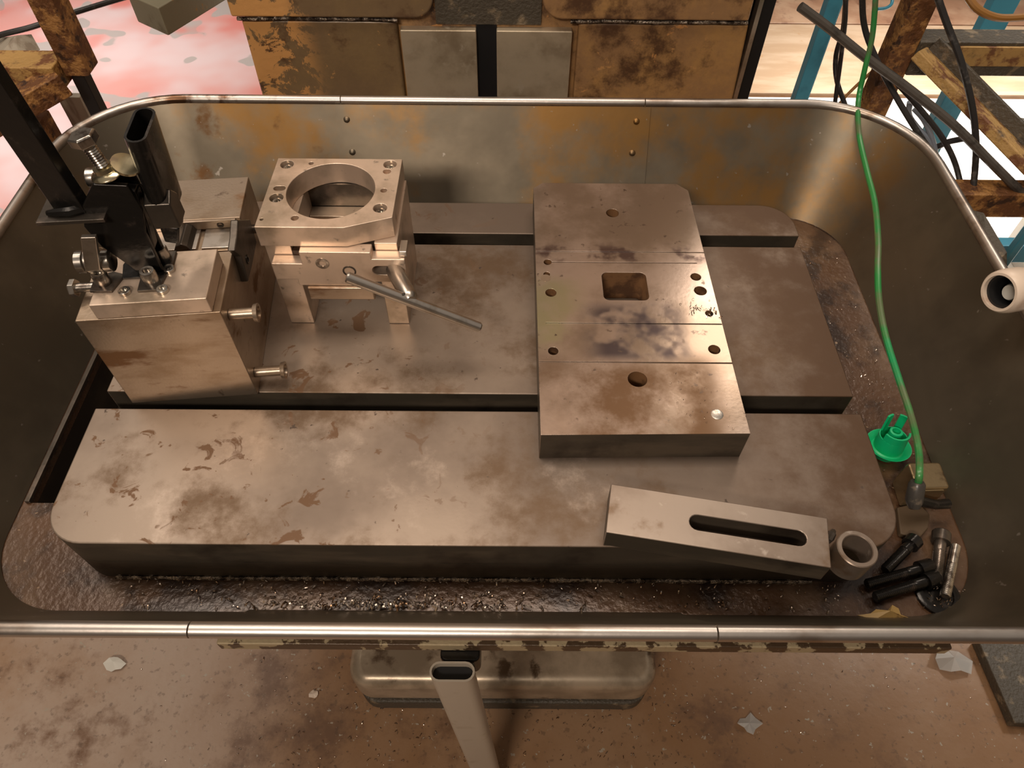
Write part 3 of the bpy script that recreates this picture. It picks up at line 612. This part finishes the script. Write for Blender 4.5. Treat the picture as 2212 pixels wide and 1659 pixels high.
# ------------------------------------------------------------------ swarf (uncountable)
bm = bm_new()
def chip(c, s):
    a = random.uniform(0, 2*PI); u = Vector((math.cos(a), math.sin(a), random.uniform(-.2, .5))).normalized(); w_ = Vector((-math.sin(a), math.cos(a), random.uniform(-.3, .3)))
    cur = random.uniform(.5, 2.2); prev = None
    for k in range(5):
        t = k/4; p = c+u*(t-.5)*s+Vector((0, 0, math.sin(t*PI)*s*.25*cur))
        q0, q1 = bm.verts.new(p-w_*s*.10), bm.verts.new(p+w_*s*.10)
        if prev: bm.faces.new((prev[0], q0, q1, prev[1]))
        prev = (q0, q1)
for i in range(300): chip(Vector((random.uniform(-.46, .40), random.uniform(.306, .342), GZ+.002)), random.uniform(.002, .007))
for i in range(240): chip(Vector((random.gauss(-.14, .075), .308+abs(random.gauss(0, .006)), GZ+.003+random.random()*.004)), random.uniform(.003, .010))
for i in range(120): chip(Vector((random.uniform(.455, .565), random.uniform(.40, .95), GZ+.0015)), random.uniform(.0015, .004))
for i in range(70): chip(Vector((random.uniform(.46, .565), random.uniform(.60, .72), GZ+.0015)), random.uniform(.002, .005))
for i in range(60): chip(Vector((random.gauss(.53, .02), random.gauss(.325, .01), GZ+.003)), random.uniform(.002, .006))
tag(obj('swarf', bm, M_chip, smooth=0), 'glittering metal swarf scattered along the oily gutter', 'swarf', kind='stuff')
bm = bm_new()
for i in range(26):
    c = Vector((random.gauss(.253, .012), random.gauss(.664, .007), .0522)); chip(c, random.uniform(.002, .007))
for i in range(40): chip(Vector((random.uniform(.19, .262), random.uniform(.47, .56), .0520)), random.uniform(.001, .0028))
tag(obj('plate_swarf', bm, M_chip, smooth=0), 'wet metal chips stuck on the right side of the drilled plate', 'swarf', kind='stuff')

# ------------------------------------------------------------------ cast foot, beige tube below the tray front
FT = thing('cast_pedestal', 'rounded cast metal machine foot on the floor below the tray', 'machine base', (-.01, .7, FZ))
obj('foot_body', prism(bm_new(), rrect(-.322, .300, .388, 1.15, .045, 8), FZ+.05, FZ+.165), M_foot, FT, bevel=.026, seg=5)
obj('foot_sole', prism(bm_new(), rrect(-.316, .296, .384, 1.15, .045, 8), FZ+.0005, FZ+.0495), M_grime, FT, bevel=.006)
obj('pedestal', box(bm_new(), -.22, .2, .62, 1.0, FZ+.166, GZ-.036), M_col, FT, bevel=.02)
TB = thing('oval_tube', 'open beige flat oval tube on a dark bracket below the front rim', 'tube', (-.062, .245, -.60))
tz = -.118; n_ = 12
outer = stadium((-.0655, .243), .0150, .0115, 0, 8); inner = stadium((-.0655, .243), .0150, .0090, 0, 8)
bm = bm_new(); n = len(outer); lean = Vector((.020, .0))
def rg2(pl_, t, z): return [bm.verts.new((p[0]+lean.x*t, p[1]+lean.y*t, z)) for p in pl_]
o0, o1, i0, i1 = rg2(outer, 1.5, -.89), rg2(outer, 0, tz), rg2(inner, .5, -.40), rg2(inner, 0, tz)
for i in range(n):
    j = (i+1) % n
    bm.faces.new((o0[i], o0[j], o1[j], o1[i])); bm.faces.new((i0[j], i0[i], i1[i], i1[j])); bm.faces.new((o1[i], o1[j], i1[j], i1[i]))
bm.faces.new(o0[::-1]); bm.faces.new(i0); bmesh.ops.recalc_face_normals(bm, faces=bm.faces); obj('tube', bm, M_beige, TB)
bm = bm_new(); prism(bm, stadium((-.0655, .243), .0149, .0089, 0, 8), tz-.05, tz-.012); obj('tube_black_plug', bm, M_blackpl, TB)  # black plug put in for the shade inside the open tube
obj('bracket', prism(bm_new(), rrect(-.082, -.034, .258, .30, .008, 4), -.175, -.1305), M_black, TB, bevel=.003)

# ------------------------------------------------------------------ left background: rusty stand
LF = thing('rusty_stand', 'rusty square tube stand with black telescopic leg at the far left', 'stand', (-1.0, 1.55, FZ))
def bar(bm, a, b, w_, h_, ref=(0, 0, 1)):
    a, b = Vector(a), Vector(b); d = (b-a).normalized(); r = Vector(ref); s = d.cross(r)
    if s.length < 1e-4: s = d.cross(Vector((1, 0, 0)))
    s.normalize(); t = s.cross(d).normalized()
    M = Matrix(((s.x, t.x, d.x, a.x), (s.y, t.y, d.y, a.y), (s.z, t.z, d.z, a.z), (0, 0, 0, 1)))
    return box(bm, -w_/2, w_/2, -h_/2, h_/2, 0, (b-a).length, M)
obj('post', bar(bm_new(), (-.956, 1.52, -.095), (-.956, 1.52, .9), .052, .060, (0, 1, 0)), M_rust, LF, bevel=.003)
obj('inner_leg', bar(bm_new(), (-.972, 1.53, FZ), (-.972, 1.53, -.096), .030, .030, (0, 1, 0)), M_blackpl, LF, bevel=.002)
obj('cross_beam', bar(bm_new(), (-1.7, 1.50, -.088), (-.985, 1.50, -.088), .075, .055), M_rusty, LF, bevel=.003)
obj('brace', bar(bm_new(), (-.985, 1.475, -.095), (-1.205, 1.28, -.150), .055, .050), M_rust, LF, bevel=.003)
obj('lower_post', bar(bm_new(), (-1.125, 1.50, FZ), (-1.125, 1.50, -.20), .075, .06, (0, 1, 0)), M_rust, LF, bevel=.003)
obj('side_rail', bar(bm_new(), (-1.205, 1.28, -.150), (-1.36, .95, -.20), .06, .05), M_rust, LF, bevel=.003)
bm = bm_new(); bar(bm, U(150, 205, y=1.62).lerp(U(150, 205, y=1.62), 0), U(150, 205, y=1.62)+Vector((0, 0, -.6)), .055, .02, (0, 1, 0)); tag(obj('grey_board', bm, M_gboard, bevel=.002), 'narrow weathered grey board standing behind the rusty stand', 'board')
bm = bm_new(); p = U(30, 200, y=1.60); box(bm, p.x-.10, p.x+.022, p.y, p.y+.1, p.z-.06, p.z+.02); tag(obj('green_box', bm, M_gplas, bevel=.004), 'dark green plastic box under the rusty cross beam at far left', 'box')
bm = bm_new(); pts = [U(-60, 98, y=1.58), U(0, 76, y=1.58), U(70, 58, y=1.60), U(140, 34, y=1.64), U(230, 6, y=1.70), U(300, -14, y=1.75)]
tag(obj('black_hose', sweep(bm_new(), smooth_path(pts, 6), .0058, 10), M_cable), 'thin shiny black hose crossing behind the rusty post at top left', 'hose')
bm.free()
bm = bm_new(); vs = [bm.verts.new(U(*c, y=y)) for c, y in (((0, 84), 1.60), ((40, 78), 1.61), ((68, 76), 1.60), ((86, 108), 1.57), ((40, 118), 1.54), ((0, 120), 1.53))]
cv = bm.verts.new(U(45, 98, y=1.565)+Vector((0, 0, .02)))
for i in range(6): bm.faces.new((vs[i], vs[(i+1) % 6], cv))
o_ = obj('crumpled_rag', bm, M_gboard, smooth=0); o_.modifiers.new('thick', 'SOLIDIFY').thickness = .002; tag(o_, 'pale crumpled rag lying on the rusty cross beam at far left', 'rag')
# overhead box beam end
kz = -.0085; c0 = U(364, 78, y=1.5); c1 = U(489, 0, z=c0.z); c2 = U(298, 48, z=c0.z)
d1 = (c1-c0).normalized(); d2 = (c2-c0); bm = bm_new(); far = c0+d1*.55
foot = [c0, far, far+d2, c2]; prism(bm, [(v.x, v.y) for v in foot], c0.z, c0.z+.058)
tag(obj('beam_end', bm, M_gbeam, bevel=.003), 'grey green painted beam end with rusty corner jutting in at top left', 'beam')

# ------------------------------------------------------------------ right background
RF = thing('steel_stand', 'rusty machine frame with diagonal yellowed brace at the far right', 'frame', (.80, 1.43, FZ))
obj('post', bar(bm_new(), (.776, 1.42, FZ+.0125), (.776, 1.42, .8), .050, .050, (0, 1, 0)), M_rust, RF, bevel=.004)
obj('top_rail', bar(bm_new(), (.800, 1.42, .012), (1.9, 1.42, .012), .055, .070), M_grime, RF, bevel=.003)
obj('rail_face', box(bm_new(), .88, 1.9, 1.386, 1.3922, .002, .040), M_rusty, RF)
obj('brace', bar(bm_new(), (.795, 1.375, .035), (1.060, 1.10, -.120), .062, .020, (.0, .3, .95)), M_rusty, RF, bevel=.003)
obj('brace_flange', bar(bm_new(), (.822, 1.392, .035), (1.087, 1.117, -.120), .012, .050, (.0, .3, .95)), M_grime, RF, bevel=.002)
a_, b2_ = U(2040, 428, y=1.16), U(2400, 432, y=1.16)
obj('low_rail', bar(bm_new(), a_, (1.6, 1.16, a_.z), .05, .055), M_rust, RF, bevel=.003)
BF = thing('blue_rack', 'blue painted steel rack uprights behind the right frame', 'rack', (.95, 1.72, FZ))
obj('upright', bar(bm_new(), (.733, 1.70, FZ+.0125), (.733, 1.70, .9), .034, .03, (0, 1, 0)), M_blue, BF, bevel=.002)
obj('upright_web', box(bm_new(), .752, .757, 1.70, 1.735, FZ+.0125, .9), M_blue, BF)
obj('upright', bar(bm_new(), (1.135, 1.70, FZ+.0125), (1.105, 1.70, .9), .060, .03, (0, 1, 0)), M_blue, BF, bevel=.002)
a_ = U(2185, 540, y=1.25); obj('cross_tube', bar(bm_new(), (a_.x-.08, 1.25, a_.z), (a_.x+.5, 1.25, a_.z), .03, .05), M_blue, BF, bevel=.002)
a_ = U(2203, 520, y=1.2); obj('front_upright', bar(bm_new(), (a_.x, 1.2, FZ+.0125), (a_.x, 1.2, a_.z+.055), .018, .018, (0, 1, 0)), M_blue, BF, bevel=.003)
# sheets on the floor
bm = bm_new(); a_ = U(1640, 216, z=FZ+.02); bx0 = .80
box(bm, .80, 3.4, 2.79, 3.38, FZ+.0005, FZ+.022); tag(obj('plywood_sheet', bm, M_wood, bevel=.002), 'pale tan plywood sheet on the floor at back right', 'plywood')
box_ = box(bm_new(), .85, 3.6, 3.40, 5.6, FZ+.0005, FZ+.018); tag(obj('brown_board', box_, M_redwood, bevel=.002), 'reddish brown stained board on the floor at the far back right', 'board')
tag(obj('white_sheet', box(bm_new(), .80, 3.2, 1.10, 2.775, FZ+.0005, FZ+.012), M_white, bevel=.002), 'bright white sheet on the floor below the tangled cables', 'floor sheet')
a_ = U(2130, 225, y=1.9); bm = bm_new(); box(bm, a_.x, a_.x+.7, 1.65, 1.9, a_.z-.03, a_.z); box(bm, a_.x+.3, a_.x+.34, 1.7, 1.86, FZ+.0130, a_.z-.03); tag(obj('grey_shelf', bm, M_greypaint, bevel=.004), 'pale grey metal shelf behind the diagonal rusty brace', 'shelf')
a_ = U(2190, 285, y=1.45); bm = bm_new(); steps(bm, a_+Vector((-.028, 0, 0)), (1, -.2, -.1), [(0, .012), (.006, .030), (.02, .036), (.16, .036)], 22); tag(obj('dark_drum', bm, M_grime), 'dark rounded motor end at the right edge by the pale grey shelf', 'motor')
# cables
def cab(name, label, pts, r, m, cat='cable', group='tangled cables at the right'):
    return tag(obj(name, sweep(bm_new(), smooth_path([U(a, b, y=y) for a, b, y in pts], 6), r, 10), m), label, cat, group)
cab('thick_hose', 'thick stiff grey black hose slanting across the right frame', [(1728, 14, 1.30), (1790, 60, 1.29), (1870, 124, 1.27), (1960, 190, 1.24), (2060, 270, 1.20), (2140, 350, 1.17), (2230, 440, 1.14)], .0082, M_hose, 'hose', None)
cab('thin_cable', 'black cable looping beside the blue upright', [(1828, -20, 1.5), (1822, 60, 1.5), (1806, 120, 1.5), (1808, 175, 1.48), (1830, 240, 1.45), (1845, 300, 1.4)], .0052, M_cable)
cab('thin_cable', 'dark grey cable hanging just left of the green cable', [(1825, -20, 1.48), (1826, 40, 1.48), (1816, 130, 1.48), (1803, 230, 1.46), (1798, 300, 1.44)], .0046, M_cable)
cab('thin_cable', 'black cable crossing under the thick hose toward the rim', [(1862, -20, 1.36), (1866, 50, 1.36), (1885, 110, 1.34), (1925, 190, 1.30), (1985, 290, 1.24), (2050, 380, 1.20), (2092, 440, 1.16), (2120, 500, 1.10), (2140, 560, 1.00)], .0056, M_cable)
cab('thin_cable', 'grey black cable arching down in front of the yellowed brace', [(2022, -15, 1.30), (2045, 50, 1.28), (2075, 130, 1.25), (2098, 220, 1.22), (2108, 300, 1.20), (2106, 370, 1.18), (2098, 440, 1.15)], .0060, M_cable)
cab('thin_cable', 'black cable dropping from the thick hose to the low rail', [(1925, 165, 1.30), (1970, 215, 1.27), (2030, 290, 1.24), (2062, 350, 1.22), (2080, 420, 1.18)], .0054, M_cable)
cab('thin_cable', 'short black cable running sideways over the white sheet', [(1960, 250, 1.33), (2010, 315, 1.28), (2050, 306, 1.26), (2100, 296, 1.24)], .0060, M_cable)
cab('clear_cable', 'pale blue grey cable loop beside the tray corner', [(1966, 220, 1.30), (1964, 250, 1.30), (1985, 280, 1.28), (2005, 300, 1.27), (2014, 330, 1.26), (2018, 370, 1.24)], .0058, M_clear)
cab('clear_cable', 'second pale blue cable loop, inside the first', [(1975, 235, 1.29), (1995, 258, 1.28), (2010, 290, 1.27), (2020, 325, 1.26), (2022, 360, 1.24)], .0052, M_clear)
cab('orange_cable', 'thin orange brown cable running diagonally behind the green cable', [(1800, 240, 1.50), (1835, 200, 1.52), (1880, 158, 1.54), (1920, 122, 1.56), (1960, 85, 1.58)], .0036, M_orange)
cab('orange_cable', 'orange brown hose curving at the top right corner', [(2085, -15, 1.38), (2110, 18, 1.36), (2150, 37, 1.35), (2200, 38, 1.35), (2260, 30, 1.35)], .0070, M_orange)
cab('blue_cable', 'short blue cable end at the top beside the green cable', [(1895, 20, 1.55), (1915, 17, 1.56), (1926, 8, 1.58), (1928, -10, 1.6)], .0034, M_blue)
# white pipe collar
pc = Vector((.602, .624, .13)); pd = Vector((.93, .30, -.12)).normalized()
PV = thing('pipe_collar', 'cream plastic pipe collar with black inside by the right rim', 'pipe', pc)
u_, v_ = frame(pd)
def hollow(bm, p0, d, prof, seg=36):
    u, v = frame(d); rings = [[bm.verts.new(p0+d*t+r*(math.cos(2*PI*k/seg)*u+math.sin(2*PI*k/seg)*v)) for k in range(seg)] for t, r in prof]
    for a, b in zip(rings, rings[1:]+rings[:1]):
        for k in range(seg): bm.faces.new((a[k], a[(k+1) % seg], b[(k+1) % seg], b[k]))
    bmesh.ops.recalc_face_normals(bm, faces=bm.faces); return bm
st = pc-pd*.012
obj('collar', hollow(bm_new(), st, pd, [(0, .0205), (0, .0235), (.003, .0258), (.012, .0272), (.030, .0272), (.038, .0255), (.038, .0205)]), M_pvc, PV)
obj('sleeve', hollow(bm_new(), st+pd*.006, pd, [(0, .0175), (0, .0204), (.12, .0204), (.12, .0175)]), M_blackpl, PV)
bm = bm_new(); steps(bm, st+pd*.020+v_*.004, pd, [(0, .009), (.003, .0105), (.05, .0105)], 20); obj('inner_pipe', bm, M_pvcin, PV)
obj('hose_tail', sweep(bm_new(), smooth_path([st+pd*.036, st+pd*.12, st+pd*.25+Vector((0, 0, -.05))], 5), .0245, 20), M_blackpl, PV)
bm = bm_new(); prism(bm, [(-.012, 0), (.03, .0), (.012, .032)], -.004, .004, 'y', Matrix.Translation(st+pd*.055+Vector((0, .01, .022)))); obj('clip', bm, M_blackpl, PV)
# dark gusset behind the collar
bm = bm_new(); q_ = [U(2085, 450, y=1.05), U(2125, 460, y=1.05), U(2175, 545, y=.95), U(2175, 600, y=.92), U(2140, 580, y=.92)]
f0 = [bm.verts.new(v) for v in q_]; f1 = [bm.verts.new(v+Vector((.004, .02, -.015))) for v in q_]; bm.faces.new(f0); bm.faces.new(f1[::-1])
for i in range(5): bm.faces.new((f0[i], f0[(i+1) % 5], f1[(i+1) % 5], f1[i]))
bmesh.ops.recalc_face_normals(bm, faces=bm.faces); tag(obj('dirty_bracket', bm, M_grime, smooth=0), 'dirty grey sloping bracket between the right rim and the low rail', 'bracket')

# ------------------------------------------------------------------ floor litter
def scrap(name, label, cat, px, r, m, h_=.012, group=None):
    c = U(*px, z=FZ); bm = bm_new(); n = 10; vs = []
    for i in range(n):
        a = 2*PI*i/n; rr = r*random.uniform(.6, 1.15)*(1-.35*abs(math.sin(a))); vs.append(bm.verts.new((c.x+rr*math.cos(a), c.y+rr*math.sin(a), FZ+.001+h_*random.random())))
    cv = bm.verts.new((c.x, c.y, FZ+h_*1.2))
    for i in range(n): bm.faces.new((vs[i], vs[(i+1) % n], cv))
    o = obj(name, bm, m, smooth=0); o.modifiers.new('thick', 'SOLIDIFY').thickness = .001; return tag(o, label, cat, group)
scrap('paper_scrap', 'small white paper scrap on the floor at lower left', 'paper scrap', (252, 1435), .024, M_pvcin, .016)
scrap('paint_flake', 'beige triangular flake on the floor left of the machine foot', 'flake', (678, 1500), .014, M_pvc, .004)
scrap('plastic_film', 'crumpled clear plastic film on the floor at lower right', 'plastic film', (2045, 1430), .055, M_film, .03)
scrap('foil_scrap', 'small crumpled foil on the floor right of the oval tube', 'foil', (1615, 1565), .030, M_film, .012)
bm = bm_new(); q_ = [U(2112, 1380, z=FZ+.03), U(2192, 1562, z=FZ+.03), U(2400, 1575, z=FZ+.03), U(2400, 1380, z=FZ+.03)]; prism(bm, [(v.x, v.y) for v in q_], FZ+.0005, FZ+.03)
tag(obj('dark_pallet', bm, M_grime, bevel=.003), 'dark low platform edge on the floor at the lower right corner', 'platform')
bm = bm_new()
for i in range(420):
    c = U(random.uniform(560, 1500), random.uniform(1420, 1659), z=FZ+.002); s = random.uniform(.002, .007); chip(c, s)
for i in range(160):
    c = U(random.uniform(300, 2150), random.uniform(1420, 1659), z=FZ+.002); chip(c, random.uniform(.002, .006))
tag(obj('floor_chips', bm, M_chip, smooth=0), 'tiny metal chips sprinkled on the concrete around the machine foot', 'swarf', kind='stuff')
